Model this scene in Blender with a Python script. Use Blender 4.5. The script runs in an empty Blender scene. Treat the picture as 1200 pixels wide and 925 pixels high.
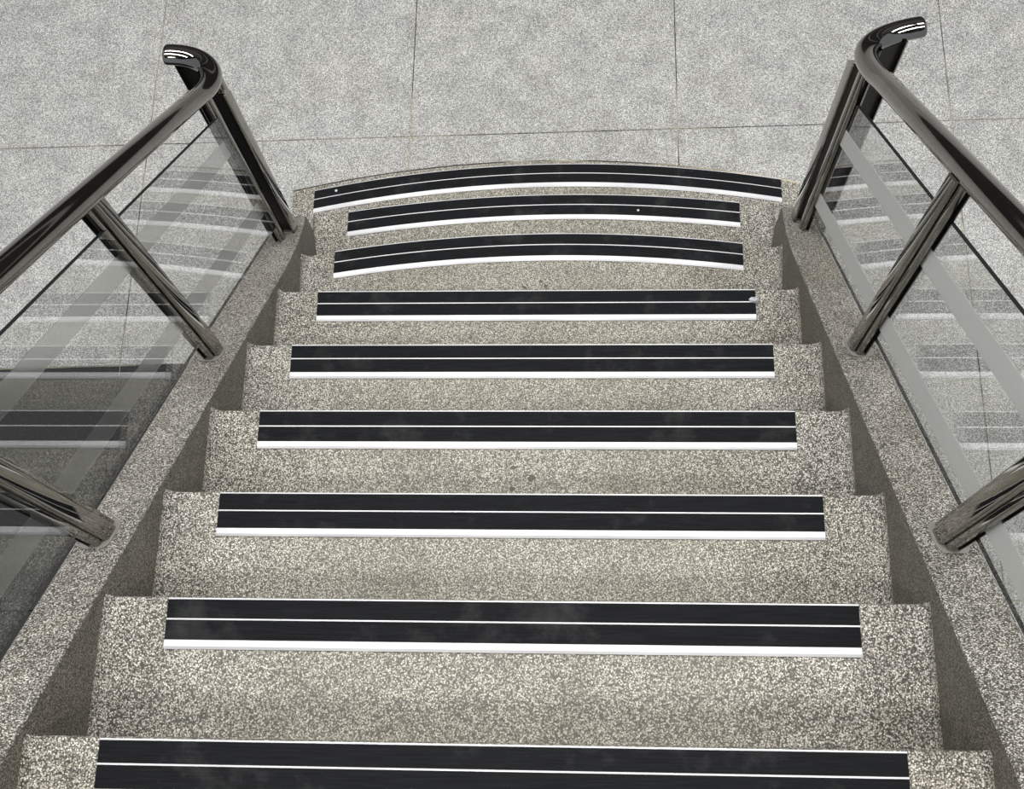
import bpy, math, random
from mathutils import Matrix, Vector
random.seed(7)
S = 0.8                      # metres per layout unit
sc = bpy.context.scene
COL = sc.collection

# ---------------------------------------------------------------- camera
FPX = 1398.93
PITCH, YAW, ROLL = 1.24629866, -0.178048967, -0.168754216
cy_, sy_ = math.cos(YAW), math.sin(YAW)
cp_, sp_ = math.cos(PITCH), math.sin(PITCH)
cr_, sr_ = math.cos(ROLL), math.sin(ROLL)
r0 = Vector((cy_, -sy_, 0)); fw0 = Vector((sy_, cy_, 0)); up0 = Vector((0, 0, 1))
fw = fw0 * cp_ - up0 * sp_
u0 = fw0 * sp_ + up0 * cp_
rr = r0 * cr_ + u0 * sr_
uu = -r0 * sr_ + u0 * cr_
cam = bpy.data.objects.new('camera', bpy.data.cameras.new('camera'))
COL.objects.link(cam)
m = Matrix((rr, uu, -fw)).transposed().to_4x4()
m.translation = Vector((0.171184, -2.475041, 4.802042)) * S
cam.matrix_world = m
cam.data.sensor_fit = 'HORIZONTAL'
cam.data.sensor_width = 36
cam.data.lens = FPX * 36 / 1200
cam.data.clip_start = 0.05
sc.camera = cam

# ---------------------------------------------------------------- world, added lamps, exposure
w = bpy.data.worlds.new('world'); sc.world = w; w.use_nodes = True
w.node_tree.nodes['Background'].inputs[0].default_value = (0.86, 0.92, 1.0, 1)
w.node_tree.nodes['Background'].inputs[1].default_value = 0.45
sc.view_settings.view_transform = 'Standard'
sc.view_settings.look = 'None'
sc.view_settings.gamma = 1
sc.view_settings.use_curve_mapping = False
sc.view_settings.exposure = 0.0

def area(name, loc, size, power, color, rot=(0, 0, 0)):
    l = bpy.data.lights.new(name, 'AREA'); l.shape = 'RECTANGLE'
    l.size, l.size_y = size[0] * S, size[1] * S
    l.energy = power; l.color = color
    o = bpy.data.objects.new(name, l); COL.objects.link(o)
    o.location = Vector(loc) * S; o.rotation_euler = rot
    return o
ADDED_LAMPS = [(-4.2, 2.6), (-1.4, 2.6), (1.6, 2.6), (4.6, 2.6), (-4.2, -0.6), (-1.3, -0.6), (1.6, -0.6), (4.6, -0.6), (-3.2, -4.2), (0.2, -4.2), (3.6, -4.2)]
for (lx, ly) in ADDED_LAMPS:
    area('added_overhead_lamp', (lx, ly, 7.9), (2.4, 0.7), 73, (1.0, 0.985, 0.95))  # unseen lamps added overhead for light and highlights on the steel

# ---------------------------------------------------------------- materials
def mat(name):
    mt = bpy.data.materials.new(name); mt.use_nodes = True
    nt = mt.node_tree; b = nt.nodes['Principled BSDF']
    return mt, nt, b
def N(nt, t, **kw):
    n = nt.nodes.new(t)
    for k, v in kw.items():
        setattr(n, k, v)
    return n
def ramp(nt, src, stops, interp='LINEAR'):
    r = N(nt, 'ShaderNodeValToRGB'); r.color_ramp.interpolation = interp
    els = r.color_ramp.elements
    while len(els) < len(stops): els.new(0.5)
    for e, (p, c) in zip(els, stops):
        e.position = p; e.color = (*c, 1)
    nt.links.new(src, r.inputs[0]); return r.outputs[0]
def mixc(nt, fac, a, b, mode='MIX'):
    x = N(nt, 'ShaderNodeMix', data_type='RGBA', blend_type=mode)
    for sock, v in ((x.inputs[0], fac), (x.inputs[6], a), (x.inputs[7], b)):
        if isinstance(v, (int, float)): sock.default_value = v
        elif isinstance(v, tuple): sock.default_value = (*v, 1)
        else: nt.links.new(v, sock)
    return x.outputs[2]
def terrazzo(name, scale, chips, matrix, thr, rough, tint=0.35, tintcol=(0.62, 0.58, 0.47), bump=0.25, soft=0.1, worn=False):
    mt, nt, b = mat(name)
    g = N(nt, 'ShaderNodeNewGeometry')
    wn = N(nt, 'ShaderNodeTexNoise'); wn.inputs['Scale'].default_value = scale * 0.9
    nt.links.new(g.outputs['Position'], wn.inputs['Vector'])
    off = N(nt, 'ShaderNodeVectorMath', operation='SCALE'); off.inputs[3].default_value = 0.45 / scale
    nt.links.new(wn.outputs['Color'], off.inputs[0])
    add = N(nt, 'ShaderNodeVectorMath', operation='ADD')
    nt.links.new(g.outputs['Position'], add.inputs[0]); nt.links.new(off.outputs[0], add.inputs[1])
    v = N(nt, 'ShaderNodeTexVoronoi', feature='F1'); v.inputs['Scale'].default_value = scale
    nt.links.new(add.outputs[0], v.inputs['Vector'])
    sep = N(nt, 'ShaderNodeSeparateColor'); nt.links.new(v.outputs['Color'], sep.inputs[0])
    chip = ramp(nt, sep.outputs[0], chips, 'CONSTANT')
    mask = ramp(nt, v.outputs['Distance'], [(thr - soft, (1, 1, 1)), (thr + soft, (0, 0, 0))])
    col = mixc(nt, mask, matrix, chip)
    # grime and warm stains of their own shape
    n1 = N(nt, 'ShaderNodeTexNoise'); n1.inputs['Scale'].default_value = 3.2; n1.inputs['Detail'].default_value = 5
    nt.links.new(g.outputs['Position'], n1.inputs['Vector'])
    f = ramp(nt, n1.outputs['Fac'], [(0.42, (0, 0, 0)), (0.68, (tint, tint, tint))])
    col = mixc(nt, f, col, mixc(nt, 1.0, col, tintcol, 'MULTIPLY'))
    n2 = N(nt, 'ShaderNodeTexNoise'); n2.inputs['Scale'].default_value = 11; n2.inputs['Detail'].default_value = 6
    nt.links.new(g.outputs['Position'], n2.inputs['Vector'])
    f2 = ramp(nt, n2.outputs['Fac'], [(0.35, (0.84, 0.84, 0.84)), (0.65, (1.06, 1.06, 1.06))])
    col = mixc(nt, 1.0, col, f2, 'MULTIPLY')
    if worn:                      # foot-worn middle of the flight: yellowed and duller than the clean sides
        sp = N(nt, 'ShaderNodeSeparateXYZ'); nt.links.new(g.outputs['Position'], sp.inputs[0])
        ab = N(nt, 'ShaderNodeMath', operation='ABSOLUTE'); nt.links.new(sp.outputs[0], ab.inputs[0])
        ad = N(nt, 'ShaderNodeMath', operation='MULTIPLY_ADD'); nt.links.new(n1.outputs['Fac'], ad.inputs[0]); ad.inputs[1].default_value = 0.35
        nt.links.new(ab.outputs[0], ad.inputs[2])
        wf_ = ramp(nt, ad.outputs[0], [(0.50, (1, 1, 1)), (0.80, (0, 0, 0))])
        col = mixc(nt, wf_, mixc(nt, 1.0, col, (1.07, 1.06, 1.06), 'MULTIPLY'), mixc(nt, 0.24, mixc(nt, 1.0, col, (0.975, 0.965, 0.905), 'MULTIPLY'), (0.27, 0.265, 0.235)))
    nt.links.new(col, b.inputs['Base Color'])
    b.inputs['Roughness'].default_value = rough
    bp = N(nt, 'ShaderNodeBump'); bp.inputs['Strength'].default_value = bump; bp.inputs['Distance'].default_value = 0.002
    nt.links.new(mask, bp.inputs['Height']); nt.links.new(bp.outputs[0], b.inputs['Normal'])
    return mt
CH = [(0.0, (0.56, 0.54, 0.495)), (0.22, (0.32, 0.305, 0.27)), (0.42, (0.78, 0.765, 0.72)), (0.56, (0.19, 0.18, 0.16)), (0.74, (0.46, 0.445, 0.405)), (0.92, (0.05, 0.05, 0.045))]
M_STEP = terrazzo('washed_terrazzo', 370, CH, (0.060, 0.057, 0.05), 0.56, 0.62, tint=0.5, worn=True)
M_CURB = terrazzo('curb_terrazzo', 370, CH, (0.075, 0.071, 0.062), 0.53, 0.6, tint=0.45)
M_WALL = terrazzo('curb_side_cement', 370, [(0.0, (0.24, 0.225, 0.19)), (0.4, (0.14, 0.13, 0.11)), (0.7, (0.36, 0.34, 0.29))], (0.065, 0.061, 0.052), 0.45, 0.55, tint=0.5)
FL = [(0.0, (0.56, 0.56, 0.55)), (0.3, (0.42, 0.42, 0.41)), (0.55, (0.70, 0.70, 0.685)), (0.8, (0.27, 0.27, 0.265))]
M_TILE = terrazzo('pale_terrazzo_tile', 290, FL, (0.20, 0.20, 0.195), 0.54, 0.38, tint=0.08, tintcol=(0.8, 0.74, 0.6), bump=0.05, soft=0.2)
M_DARK = terrazzo('dark_slate_tile', 120, [(0.0, (0.008, 0.009, 0.010)), (0.5, (0.005, 0.0055, 0.006)), (0.8, (0.014, 0.015, 0.016))], (0.004, 0.0045, 0.005), 0.5, 0.6, tint=0.0, bump=0.3)

def simple(name, col, rough, metal=0.0, **kw):
    mt, nt, b = mat(name)
    b.inputs['Base Color'].default_value = (*col, 1); b.inputs['Roughness'].default_value = rough
    b.inputs['Metallic'].default_value = metal
    return mt
def rubber():
    mt, nt, b = mat('black_rubber')
    g = N(nt, 'ShaderNodeNewGeometry')
    mp = N(nt, 'ShaderNodeMapping'); mp.inputs['Scale'].default_value = (3, 90, 10)
    nt.links.new(g.outputs['Position'], mp.inputs[0])
    n = N(nt, 'ShaderNodeTexNoise'); n.inputs['Scale'].default_value = 5; n.inputs['Detail'].default_value = 8
    nt.links.new(mp.outputs[0], n.inputs['Vector'])
    c = ramp(nt, n.outputs['Fac'], [(0.35, (0.004, 0.0045, 0.0055)), (0.75, (0.011, 0.012, 0.014))])
    n2 = N(nt, 'ShaderNodeTexNoise'); n2.inputs['Scale'].default_value = 9; n2.inputs['Detail'].default_value = 9
    n2.inputs['Roughness'].default_value = 0.7
    nt.links.new(g.outputs['Position'], n2.inputs['Vector'])
    d = ramp(nt, n2.outputs['Fac'], [(0.54, (0, 0, 0)), (0.78, (0.42, 0.42, 0.42))])
    c = mixc(nt, d, c, (0.07, 0.072, 0.075))
    nt.links.new(c, b.inputs['Base Color'])
    b.inputs['Roughness'].default_value = 0.75
    b.inputs['Specular IOR Level'].default_value = 0.12
    return mt
M_RUB = rubber()
def alu():
    mt, nt, b = mat('satin_aluminium')
    g = N(nt, 'ShaderNodeNewGeometry')
    n = N(nt, 'ShaderNodeTexNoise'); n.inputs['Scale'].default_value = 5; n.inputs['Detail'].default_value = 5
    nt.links.new(g.outputs['Position'], n.inputs['Vector'])
    c = ramp(nt, n.outputs['Fac'], [(0.35, (0.54, 0.54, 0.57)), (0.65, (0.70, 0.70, 0.72))])
    nt.links.new(c, b.inputs['Base Color'])
    b.inputs['Metallic'].default_value = 0.35; b.inputs['Roughness'].default_value = 0.5
    return mt
M_ALU = alu()
def chrome():
    mt, nt, b = mat('black_nickel_steel')
    g = N(nt, 'ShaderNodeNewGeometry')
    n = N(nt, 'ShaderNodeTexNoise'); n.inputs['Scale'].default_value = 14; n.inputs['Detail'].default_value = 4
    nt.links.new(g.outputs['Position'], n.inputs['Vector'])
    c = ramp(nt, n.outputs['Fac'], [(0.3, (0.24, 0.232, 0.215)), (0.7, (0.30, 0.29, 0.27))])
    nt.links.new(c, b.inputs['Base Color'])
    r = N(nt, 'ShaderNodeMapRange'); r.inputs[3].default_value = 0.03; r.inputs[4].default_value = 0.10
    nt.links.new(n.outputs['Fac'], r.inputs[0]); nt.links.new(r.outputs[0], b.inputs['Roughness'])
    b.inputs['Metallic'].default_value = 1.0
    return mt
M_STEEL = chrome()
M_RECESS = simple('dark_channel_liner', (0.035, 0.033, 0.03), 0.35, 0.6)
M_SEAL = simple('pale_sealant', (0.25, 0.24, 0.22), 0.5)
M_GROUT = None
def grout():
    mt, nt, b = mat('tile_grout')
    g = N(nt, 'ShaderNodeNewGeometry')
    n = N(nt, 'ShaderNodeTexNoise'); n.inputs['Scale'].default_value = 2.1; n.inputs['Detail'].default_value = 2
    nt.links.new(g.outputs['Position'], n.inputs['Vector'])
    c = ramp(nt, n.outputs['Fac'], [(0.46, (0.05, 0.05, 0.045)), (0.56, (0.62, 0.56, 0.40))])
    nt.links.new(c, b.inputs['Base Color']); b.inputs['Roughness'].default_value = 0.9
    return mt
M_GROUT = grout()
def glass():
    mt, nt, b = mat('clear_glass'); nt.nodes.remove(b)
    out = nt.nodes['Material Output']
    g = N(nt, 'ShaderNodeNewGeometry')
    ior = N(nt, 'ShaderNodeMapRange'); ior.inputs[3].default_value = 1.58; ior.inputs[4].default_value = 1 / 1.58
    nt.links.new(g.outputs['Backfacing'], ior.inputs[0])
    f = N(nt, 'ShaderNodeFresnel'); nt.links.new(ior.outputs[0], f.inputs[0])
    t = N(nt, 'ShaderNodeBsdfTransparent'); t.inputs[0].default_value = (0.965, 0.975, 0.968, 1)
    s = N(nt, 'ShaderNodeBsdfGlossy'); s.inputs['Roughness'].default_value = 0.0
    mx = N(nt, 'ShaderNodeMixShader')
    nt.links.new(f.outputs[0], mx.inputs[0]); nt.links.new(t.outputs[0], mx.inputs[1]); nt.links.new(s.outputs[0], mx.inputs[2])
    nt.links.new(mx.outputs[0], out.inputs[0])
    return mt
M_GLASS = glass()
M_EDGE = simple('dark_glass_edge', (0.006, 0.008, 0.008), 0.6)
def frost(name, clear, blur, body):
    mt, nt, b = mat(name); nt.nodes.remove(b)
    out = nt.nodes['Material Output']
    t = N(nt, 'ShaderNodeBsdfTransparent'); t.inputs[0].default_value = (1, 1, 1, 1)
    r = N(nt, 'ShaderNodeBsdfRefraction'); r.inputs['Roughness'].default_value = 0.3; r.inputs['IOR'].default_value = 1.10
    r.inputs[0].default_value = (1, 1, 1, 1)
    d = N(nt, 'ShaderNodeBsdfDiffuse'); d.inputs[0].default_value = (0.66, 0.66, 0.64, 1)
    l = N(nt, 'ShaderNodeBsdfTranslucent'); l.inputs[0].default_value = (0.74, 0.74, 0.72, 1)
    m0 = N(nt, 'ShaderNodeMixShader'); m0.inputs[0].default_value = 0.45
    nt.links.new(d.outputs[0], m0.inputs[1]); nt.links.new(l.outputs[0], m0.inputs[2])
    m1 = N(nt, 'ShaderNodeMixShader'); m1.inputs[0].default_value = blur / (clear + blur)
    nt.links.new(t.outputs[0], m1.inputs[1]); nt.links.new(r.outputs[0], m1.inputs[2])
    mx = N(nt, 'ShaderNodeMixShader'); mx.inputs[0].default_value = body
    nt.links.new(m1.outputs[0], mx.inputs[1]); nt.links.new(m0.outputs[0], mx.inputs[2])
    nt.links.new(mx.outputs[0], out.inputs[0])
    return mt
M_FROST = {-1: frost('thin_frosted_film', 0.40, 0.5, 0.07), 1: frost('dense_frosted_film', 0.04, 0.26, 0.70)}

# ---------------------------------------------------------------- mesh helpers
def build(name, verts, faces, materials, parent=None, mats=None, smooth=False):
    me = bpy.data.meshes.new(name)
    me.from_pydata([tuple(c * S for c in v) for v in verts], [], faces)
    if not isinstance(materials, (list, tuple)): materials = [materials]
    for mm in materials: me.materials.append(mm)
    if mats: me.polygons.foreach_set('material_index', mats)
    me.update()
    import bmesh
    bm = bmesh.new(); bm.from_mesh(me); bmesh.ops.recalc_face_normals(bm, faces=bm.faces); bm.to_mesh(me); bm.free()
    if smooth:
        me.polygons.foreach_set('use_smooth', [True] * len(me.polygons))
        me.set_sharp_from_angle(angle=math.radians(smooth if smooth is not True else 40))
    o = bpy.data.objects.new(name, me); COL.objects.link(o)
    if parent is not None:
        o.parent = parent; o.matrix_parent_inverse = parent.matrix_world.inverted()
    return o
def empty(name, loc):
    o = bpy.data.objects.new(name, None); COL.objects.link(o)
    o.location = Vector(loc) * S; o.empty_display_size = 0.05
    o.matrix_world = Matrix.Translation(Vector(loc) * S)
    return o
def tag(o, label=None, cat=None, group=None, kind=None):
    for k, v in (('label', label), ('category', cat), ('group', group), ('kind', kind)):
        if v: o[k] = v
    return o
def loft(rings, closed_ring=True, caps=True):
    """rings: list of equally long point lists"""
    n = len(rings[0]); V = [p for r in rings for p in r]; F = []
    for i in range(len(rings) - 1):
        for j in range(n if closed_ring else n - 1):
            k = (j + 1) % n
            F.append((i * n + j, i * n + k, (i + 1) * n + k, (i + 1) * n + j))
    if caps and closed_ring:
        F.append(tuple(range(n))[::-1]); F.append(tuple((len(rings) - 1) * n + j for j in range(n)))
    return V, F
def box(x0, x1, y0, y1, z0, z1, bev=0.0):
    if not bev:
        V = [(x, y, z) for z in (z0, z1) for (x, y) in ((x0, y0), (x1, y0), (x1, y1), (x0, y1))]
        return loft([V[:4], V[4:]])
    b = bev
    R = []
    for z, d in ((z0, 0), (z1 - b, 0), (z1, b)):
        R.append([(x0 + d, y0 + d, z), (x1 - d, y0 + d, z), (x1 - d, y1 - d, z), (x0 + d, y1 - d, z)])
    return loft(R)

# ---------------------------------------------------------------- layout
G, H = 0.30, 0.28539
SL = H / G
XL, XR = -0.835, 0.885             # inner faces of the curbs
OL, OR = -0.965, 1.010             # outer faces
CL, CR = 0.066, 0.110              # curb top above the line of noses
NSTEP = 12
def nose(k, x):
    if k == 1: return 0.074 + 0.012 * x - x * x / 9.2
    if k == 2: return -0.241 + 0.022 * x - x * x / 10.9
    if k == 3: return -0.549 + 0.018 * x - x * x / 10.0
    return -G * (k - 1) + 0.004
def strip_front(k, x):
    if k == 1: return 0.051 + 0.022 * x - x * x / 9.86
    if k in (2, 3): return nose(k, x) - 0.004
    return -G * (k - 1)
def line(c, y):                    # height above the nose line
    return H - SL * y + c

# ---------------------------------------------------------------- floor
fl = build('floor', *box(-7, 7, -6, 8, -0.08, -0.006), M_GROUT); tag(fl, kind='structure')
build('dark_bedding', *box(-6.7, -0.62, -5.9, -0.80, -0.0062, -0.005), simple('dark_grout', (0.004, 0.004, 0.004), 0.9), fl)
XJ = lambda i: -1.8300 + 1.22346 * i
YJ = lambda j, x: 0.376 + 2.152 * j + 0.020 * x
GAP = 0.0035
def tile(xa, xb, ya, yb, m_, nm):
    b = 0.002
    def ring(z, d):
        g = GAP / 2 + d
        return [(xa + g, ya(xa) + g, z), (xb - g, ya(xb) + g, z), (xb - g, yb(xb) - g, z), (xa + g, yb(xa) - g, z)]
    V, F = loft([ring(-0.0045, 0), ring(-b, 0), ring(0, b)])
    return build(nm, V, F, m_, fl)
edge = lambda x: -0.700 + 0.029 * x
for i in range(-4, 7):
    for j in range(-3, 4):
        ya = lambda x, j=j: YJ(j, x); yb = lambda x, j=j: YJ(j + 1, x)
        if i <= 0 and j == -1:
            tile(XJ(i), XJ(i + 1), edge, yb, M_TILE, 'floor_tile')
            tile(XJ(i), XJ(i + 1), ya, edge, M_DARK, 'dark_floor_tile')
        elif i <= 0 and j < -1:
            tile(XJ(i), XJ(i + 1), ya, yb, M_DARK, 'dark_floor_tile')
        else:
            tile(XJ(i), XJ(i + 1), ya, yb, M_TILE, 'floor_tile')
cl = build('added_dark_ceiling', *box(-7, 7, -6, 8, 8.0, 8.1), simple('added_ceiling_dark', (0.05, 0.05, 0.05), 0.9)); tag(cl, kind='structure')  # unseen ceiling, added dark to shape reflections in the steel
wf = build('added_dark_wall', *box(-7, 7, 3.9, 4.1, 0, 8.0), simple('added_wall_dark', (0.02, 0.019, 0.018), 0.7)); tag(wf, kind='structure')  # unseen dark wall added so the handrails reflect black
for n_, (za, zb, al) in enumerate(((0.0, 0.35, .40), (1.35, 1.50, .30), (2.9, 3.0, .5), (4.3, 4.9, .12))):
    tag(build('reflection_band_%d' % (n_ + 1), *box(-7, 7, 3.86, 3.9, za, zb), simple('added_band_pale', (al, al * .97, al * .92), 0.5)), kind='structure')  # bands added on the unseen wall for pale streaks in the steel

# ---------------------------------------------------------------- staircase
stair = empty('staircase', (0, 0, 0))
tag(stair, 'grey washed terrazzo staircase with curved lowest steps and side curbs', 'staircase')
COVE = 0.032
def xin(side, y):                  # inner face of a curb, flaring out at its lower end
    base, amt = (XL, -0.045) if side < 0 else (XR, 0.04)
    t = max(0.0, min(1.0, (y + 0.80) / 0.42))
    return base + amt * t * t
STEPS = {}
for k in range(1, NSTEP + 1):
    zt = k * H
    ym = (nose(k, 0) + nose(k + 1, 0)) / 2
    l, r = (-1.052, 1.092) if k == 1 else (xin(-1, ym) - 0.012, xin(1, ym) + 0.012)
    xs = []
    if k == 1:
        xs = [l, -0.9651, -0.965, -0.8851, -0.885] + [-0.8 + 1.65 * t / 24 for t in range(25)] + [0.92, 0.9201, 1.0100, 1.0101, r]
    else:
        na = 6
        xs += [l] + [l + 0.012 + COVE * (1 - math.cos(a * math.pi / 2 / na)) for a in range(na + 1)]
        a0, a1 = l + 0.012 + COVE, r - 0.012 - COVE
        xs += [a0 + (a1 - a0) * t / 24 for t in range(1, 24)]
        xs += [r - 0.012 - COVE * (1 - math.cos(a * math.pi / 2 / na)) for a in range(na, -1, -1)] + [r]
    rings = []
    for x in xs:
        dz = 0
        if k > 1:
            d = min(x - (l + 0.012), (r - 0.012) - x)
            if d < COVE: d = max(d, 0); dz = COVE - math.sqrt(max(0, COVE ** 2 - (COVE - d) ** 2))
        yf, yb = nose(k, x), nose(k + 1, x)
        if k == 1:
            if x < -0.9650001 or x > 1.01005: yb = -0.50
            elif x <= -0.885 or x >= 0.92005: yb = -0.405
        if k == NSTEP: yb = -5.0
        z = zt + dz
        rings.append([(x, yb, 0), (x, yb, z), (x, yf - 0.010, z), (x, yf - 0.003, z - 0.003), (x, yf, z - 0.010), (x, yf, 0)])
    V, F = loft(rings)
    STEPS[k] = build('step', V, F, M_STEP, stair, smooth=30)

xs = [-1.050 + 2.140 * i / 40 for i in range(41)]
build('nose_highlight', *loft([[(x, nose(1, x) + .001, H - .011), (x, nose(1, x) + .001, H - .004), (x, nose(1, x) - .0035, H + .0004), (x, nose(1, x) - .006, H - .002)] for x in xs]), M_GROUT, STEPS[1])  # thin strip standing in for the highlight along the lowest nose

def curb(side):
    c = CL if side < 0 else CR
    ys = [-5.0, -3.0, -1.6, -0.9, -0.80, -0.72, -0.64, -0.56, -0.48, -0.42, -0.405]
    V = []; F = []; MI = []
    rings = []
    for y in ys:
        xi = xin(side, y); zt = line(c, y if y > -3.3 else -3.3) - (0.012 if y == ys[-1] else 0)
        b = 0.007
        out = (OL + 0.018 * max(0, min(1, (-y - 1.2) / 0.9))) if side < 0 else OR
        rings.append([(xi, y, 0), (xi, y, zt - b), (xi + side * b * .3, y, zt - b * .3), (xi + side * b, y, zt), (out - side * b, y, zt), (out, y, zt - b), (out, y, 0)])
    V, F = loft(rings)
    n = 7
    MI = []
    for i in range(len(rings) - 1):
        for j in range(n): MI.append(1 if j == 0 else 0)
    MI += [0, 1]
    return build('curb', V, F, [M_CURB, M_WALL], stair, mats=MI)
curb(-1); curb(1)

# old gum and dirt stains on the treads
M_STAIN = simple('old_gum', (0.10, 0.098, 0.08), 0.8)
def stain(k, x, y, r):
    n = 10; z = k * H
    ph = [random.uniform(.7, 1.2) for _ in range(n)]
    R0 = [(x + r * ph[i] * math.cos(i * 2 * math.pi / n), y + r * .8 * ph[i] * math.sin(i * 2 * math.pi / n), z - 0.001) for i in range(n)]
    R1 = [(x + (a - x) * .7, y + (b - y) * .7, z + 0.0015) for a, b, _ in R0]
    build('gum_stain', *loft([R0, R1]), M_STAIN, STEPS[k])
STAINS = [(3, -0.025, -0.763, .008), (3, 0.033, -0.740, .009), (3, 0.049, -0.758, .009),
          (6, -0.007, -1.658, .010), (6, 0.044, -1.686, .012), (6, -0.008, -1.716, .009), (7, 0.25, -1.97, .004), (8, -0.555, -2.335, .004)]
for s_ in STAINS: stain(*s_)

# ---------------------------------------------------------------- anti-slip strips
SX = {1: (-0.957, 1.012), 2: (-0.743, 0.793), 3: (-0.722, 0.756)}
ORD = {1: 'curved black anti-slip strip on the lowest step, longest of the three curved ones',
       2: 'curved black anti-slip strip on the second step, pale speck near its right end',
       3: 'curved black anti-slip strip on the third step, last curved one before the straight ones',
       4: 'straight black anti-slip strip with a scrap of paper on its right end',
       5: 'straight black anti-slip strip on the step beside the second posts of both railings',
       6: 'straight black anti-slip strip just beyond the tread with three dark gum stains',
       7: 'straight black anti-slip strip nearest the third railing posts, third from the bottom edge',
       8: 'straight black anti-slip strip second from the bottom edge of the photo',
       9: 'straight black anti-slip strip cut off by the bottom edge of the photo'}
ORD[6] = 'straight black anti-slip strip on the tread with three dark gum stains at its near side'
BD = 0.1076
def strip(k):
    x0, x1 = SX.get(k, (-0.7044, 0.7472)); z = k * H
    n = 32 if k < 4 else 8
    xs = [x0 + (x1 - x0) * i / n for i in range(n + 1)]
    def sweep(prof):              # prof: (distance behind the front edge, height)
        return loft([[(x, strip_front(k, x) - d, z + hh) for d, hh in prof] for x in xs])
    root = empty('anti_slip_strip', ((x0 + x1) / 2, strip_front(k, 0), z))
    tag(root, ORD[k], 'stair strip', 'anti-slip strips on the stair noses')
    # aluminium carrier with three upstanding ribs
    e = 0.0
    prof = [(0, 0.0004), (0, .0056), (.0028, .0060), (.0032, .0040), (.0430, .0040), (.0435, .0066), (.0464, .0066), (.0468, .0040),
            (.0880, .0040), (.0886, .0070), (.1020, .0070), (BD, .0040), (BD, 0.0004)]
    build('aluminium_carrier', *sweep(prof), M_ALU, root, smooth=20)
    for a, b in ((.0032, .0430), (.0468, .0880)):
        pr = [(a + .0004, .0036), (a + .0004, .0058), (a + .0015, .0064), (b - .0015, .0064), (b - .0004, .0058), (b - .0004, .0036)]
        build('rubber_insert', *sweep(pr), M_RUB, root, smooth=20)
    return root
SR = {k: strip(k) for k in range(1, 10)}
M_SPECK = simple('pale_speck', (0.6, 0.6, 0.62), 0.6)
def speck(k, x, d, r):
    y = strip_front(k, x) - d; z = k * H + .0064
    R = [[(x + q * math.cos(a * math.pi / 4), y + q * math.sin(a * math.pi / 4), z + hh) for a in range(8)] for q, hh in ((r, -.0005), (r * .6, .002))]
    tag(build('screw_head', *loft(R), M_SPECK, SR[k]), 'pale round screw head')
speck(1, -0.865, .022, .0065); speck(2, 0.40, .066, .0055)

# paper scrap
V = []; F = []
n = 9
cx, cy, cz = 0.742, -0.9405, 4 * H + .0072
rings = []
for q, hh in ((1, 0), (1.0, .004), (.55, .012), (.15, .008)):
    rings.append([(cx + .016 * q * random.uniform(.75, 1.2) * math.cos(a * 2 * math.pi / n), cy + .011 * q * random.uniform(.7, 1.2) * math.sin(a * 2 * math.pi / n), cz + hh * random.uniform(.7, 1.2)) for a in range(n)])
tag(build('paper_scrap', *loft(rings), simple('crumpled_paper', (0.50, 0.49, 0.56), 0.7)), 'small crumpled pale paper scrap on the right end of an anti-slip strip', 'litter')

# ---------------------------------------------------------------- railings
def post_section(kind):
    # local x: across the glass plane, local y: along the flight
    P = []
    def arc(cx, cy, r, a0, a1, n=4):
        for i in range(n + 1):
            a = math.radians(a0 + (a1 - a0) * i / n); P.append((cx + r * math.cos(a), cy + r * math.sin(a)))
    if kind in ('slotted', 'tube'):
        hx, hy, bx, by, sx = (.030, .022, .018, .038, .006) if kind == 'slotted' else (.021, .014, .016, .026, .006)
        arc(hx - .008, -hy + .008, .008, -90, 0); arc(hx - .008, hy - .008, .008, 0, 90)
        P.append((bx + .002, hy)); P.append((bx, hy - .003)); arc(bx - .005, by - .005, .005, 0, 90)
        P += [(sx, by), (sx, hy), (-sx, hy), (-sx, by)]
        arc(-bx + .005, by - .005, .005, 90, 180); P.append((-bx, hy - .003)); P.append((-bx - .002, hy))
        arc(-hx + .008, hy - .008, .008, 90, 180); arc(-hx + .008, -hy + .008, .008, 180, 270)
        P.append((-bx - .002, -hy)); P.append((-bx, -hy + .003)); arc(-bx + .005, -by + .005, .005, 180, 270)
        P += [(-sx, -by), (-sx, -hy), (sx, -hy), (sx, -by)]
        arc(bx - .005, -by + .005, .005, 270, 360); P.append((bx, -hy + .003)); P.append((bx + .002, -hy))
    else:                         # open channel facing up the flight
        hx, hy = .036, .027
        arc(hx - .009, hy - .009, .009, 0, 90); arc(-hx + .009, hy - .009, .009, 90, 180)
        arc(-hx + .005, -hy + .005, .005, 180, 270, 3)
        P += [(-hx + .006, -hy), (-hx + .006, -hy + .020), (hx - .006, -hy + .020), (hx - .006, -hy)]
        arc(hx - .005, -hy + .005, .005, 270, 360, 3)
    return P
def add_post(root, x, y, z0, z1, kind='slotted', flat=1):
    P = post_section(kind)
    o_ = -1 if x < 0 else 1
    if kind != 'channel': P = [(a * (.62 if a * o_ > .0065 else 1), b) for a, b in P]     # slimmer outer half
    V, F = loft([[(x + a, y + b, z0 - flat * SL * b) for a, b in P], [(x + a, y + b, z1 - SL * b) for a, b in P]])
    n = len(P); MI = []
    for j in range(n):
        (a0, b0), (a1, b1) = P[j], P[(j + 1) % n]
        inner = (kind != 'channel' and abs(a0) < .007 and abs(a1) < .007) or (kind == 'channel' and abs(a0) < .0305 and abs(a1) < .0305 and b0 < .0 and b1 < .0)
        MI.append(1 if inner else 0)
    MI += [0, 0]
    p = build('post', V, F, [M_STEEL, M_RECESS], root, mats=MI, smooth=25)
    return p
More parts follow.
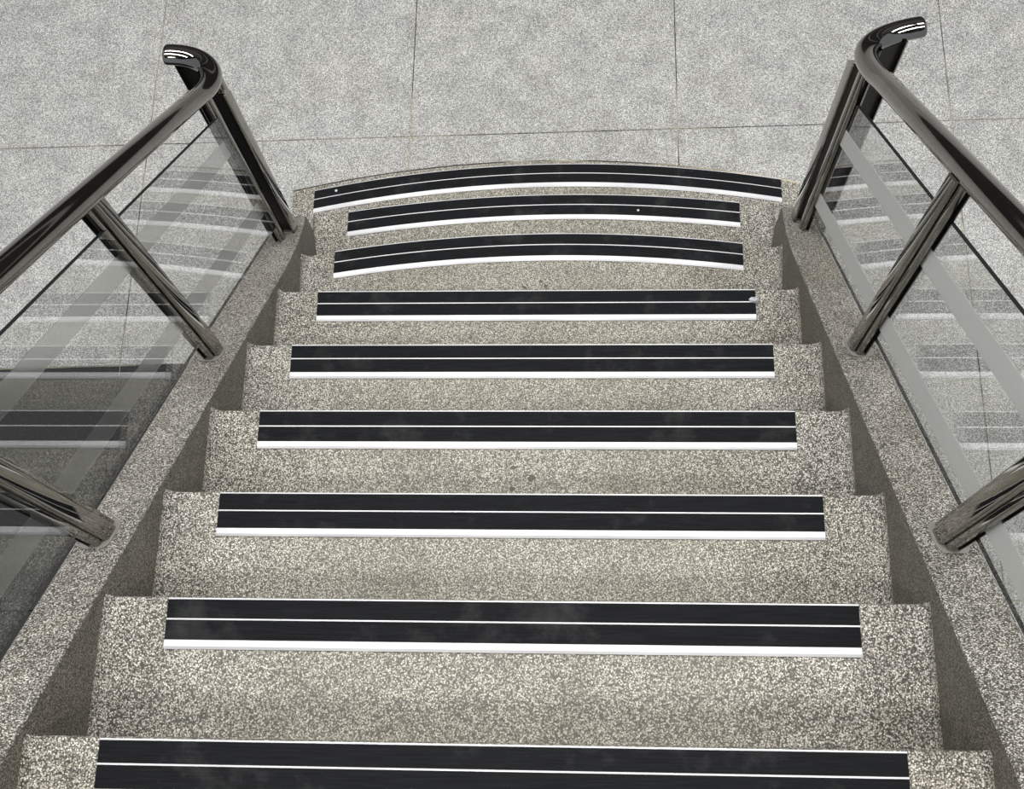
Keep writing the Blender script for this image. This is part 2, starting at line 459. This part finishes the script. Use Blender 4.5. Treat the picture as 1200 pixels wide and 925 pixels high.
def sealant(post, x, y, zf, sc_=(1, 1)):      # low bead where the post meets the curb
    n = 20; rings = []
    for q, dz in ((1.0, -.004), (1.06, .004), (.90, .008)):
        rings.append([(x + .034 * sc_[0] * q * math.copysign(abs(math.cos(a)) ** .5, math.cos(a)), y + .041 * sc_[1] * q * math.copysign(abs(math.sin(a)) ** .6, math.sin(a)),
                       zf(y + .041 * sc_[1] * q * math.copysign(abs(math.sin(a)) ** .6, math.sin(a))) + dz) for a in [i * 2 * math.pi / n for i in range(n)]])
    build('sealant_bead', *loft(rings), M_SEAL, post, smooth=40)
def sweep_rail(pts, rx, rz, n=28):
    rings = []
    L = len(pts)
    for i, p in enumerate(pts):
        a = pts[max(0, i - 1)]; b = pts[min(L - 1, i + 1)]
        t = (b - a).normalized()
        side = t.cross(Vector((0, 0, 1))).normalized(); up = side.cross(t).normalized()
        q = 1.0
        rings.append((p, side, up))
    R = []
    # domed end at the last point
    def ring(p, s, u, q): return [tuple(p + s * (rx * q * math.cos(j * 2 * math.pi / n)) + u * (rz * q * math.sin(j * 2 * math.pi / n))) for j in range(n)]
    for p, s, u in rings: R.append(ring(p, s, u, 1))
    p, s, u = rings[-1]; t = (pts[-1] - pts[-2]).normalized()
    for q, d in ((.96, .005), (.85, .009), (.6, .012), (.2, .013)):
        R.append(ring(p + t * d, s, u, q))
    return loft(R)
def railing(side):
    gx = -0.892 if side < 0 else 0.962
    c = CL if side < 0 else CR
    out = -1 if side < 0 else 1
    offr = 1.045 if side < 0 else 1.103
    top = .908 if side < 0 else .925; bot = .198 if side < 0 else .236
    root = empty('stair_railing', (gx, -0.6, line(c, -0.6)))
    tag(root, 'left stair railing of dark polished steel with glass panels above the dark floor tiles' if side < 0 else
        'right stair railing of dark polished steel with two plain frosted bands across its glass panels', 'railing', 'stair railings')
    yp = YP[side]
    zf = lambda y: line(c, y)
    px = gx + PX[side]
    for i, y in enumerate(yp):
        if y < -3.3: continue
        p = add_post(root, px + (out * .006 if i == 0 else 0), y, line(c, y) - .002, line(offr - .010, y), 'tube' if i == 0 else 'slotted')
        sealant(p, px, y, zf, (.70, .62) if i == 0 else (1, 1))
    yc = yp[0] + .074; xc = px - out * CHX[side]
    p = add_post(root, xc, yc, line(c, yc) - .002, RAILZ[side], 'channel')
    sealant(p, xc, yc, zf, (1.0, .68))
    ex, ey, ez = EP[side]
    add_post(root, ex, ey, H, ez, 'channel', 0)
    add_post(root, ex - out * .058, ey - .012, H, ez - .03, 'tube', 0)
    # handrail: straight along the flight, then curling outward
    pts = []
    y = -3.6
    ys = CURL[side][0]
    k0 = 24
    for i in range(k0 + 1):
        yy = y + (ys - y) * i / k0
        pts.append(Vector((gx, yy, line(offr, yy))))
    P0 = pts[-1]; P3 = Vector(CURL[side][3]); P1 = P0 + Vector((-out * .035, 1, -SL)) * CURL[side][1] + Vector((-out * .012, 0, 0)); P2 = P3 + Vector(CURL[side][2])
    for i in range(1, 25):
        t = i / 24
        pts.append(P0 * (1 - t) ** 3 + P1 * 3 * t * (1 - t) ** 2 + P2 * 3 * t * t * (1 - t) + P3 * t ** 3)
    V, F = sweep_rail(pts, .033, .025)
    build('handrail', V, F, M_STEEL, root, smooth=60)
    # glass panes, one per bay
    for i in range(len(yp) - 1):
        y1, y0 = yp[i] - .026, max(yp[i + 1] + .026, -3.6)
        T = .010
        def slab(o0, o1, xa, xb, ya=y0, yb=y1):
            return [(x, y_, line(o, y_)) for x in (xa, xb) for (y_, o) in ((ya, o0), (yb, o0), (yb, o1), (ya, o1))]
        V = slab(bot, top, gx - T / 2, gx + T / 2)
        Fc = [(0, 1, 2, 3), (7, 6, 5, 4), (0, 4, 5, 1), (1, 5, 6, 2), (2, 6, 7, 3), (3, 7, 4, 0)]
        g = build('glass_panel', V, Fc, [M_GLASS, M_EDGE], root, mats=[0, 0, 1, 1, 1, 1])
        for o0, o1 in ((.305, .395), (.705, .790)):
            xo = gx - (T / 2 + .0006)          # left film outside, right film on the stair side
            V = slab(o0, o1, xo, xo - .0012)
            tag(build('frosted_band', V, Fc, M_FROST[side], g), 'frosted band across the glass')
YP = {-1: [-0.598, -1.272, -1.945, -2.61, -3.28, -3.95], 1: [-0.585, -1.280, -1.950, -2.62, -3.29, -3.96]}
PX = {-1: -0.014, 1: -0.008}
CHX = {-1: -.002, 1: -.014}
RAILZ = {-1: 1.765, 1: 1.85}
EP = {-1: (-0.992, -0.435, 1.795), 1: (1.068, -0.415, 1.82)}
CURL = {-1: (-0.66, .15, (0.13, 0.0, 0.0), (-1.045, -0.43, 1.825)),
        1: (-0.72, .24, (-0.165, -0.03, 0.0), (1.145, -0.385, 1.835))}
railing(-1); railing(1)
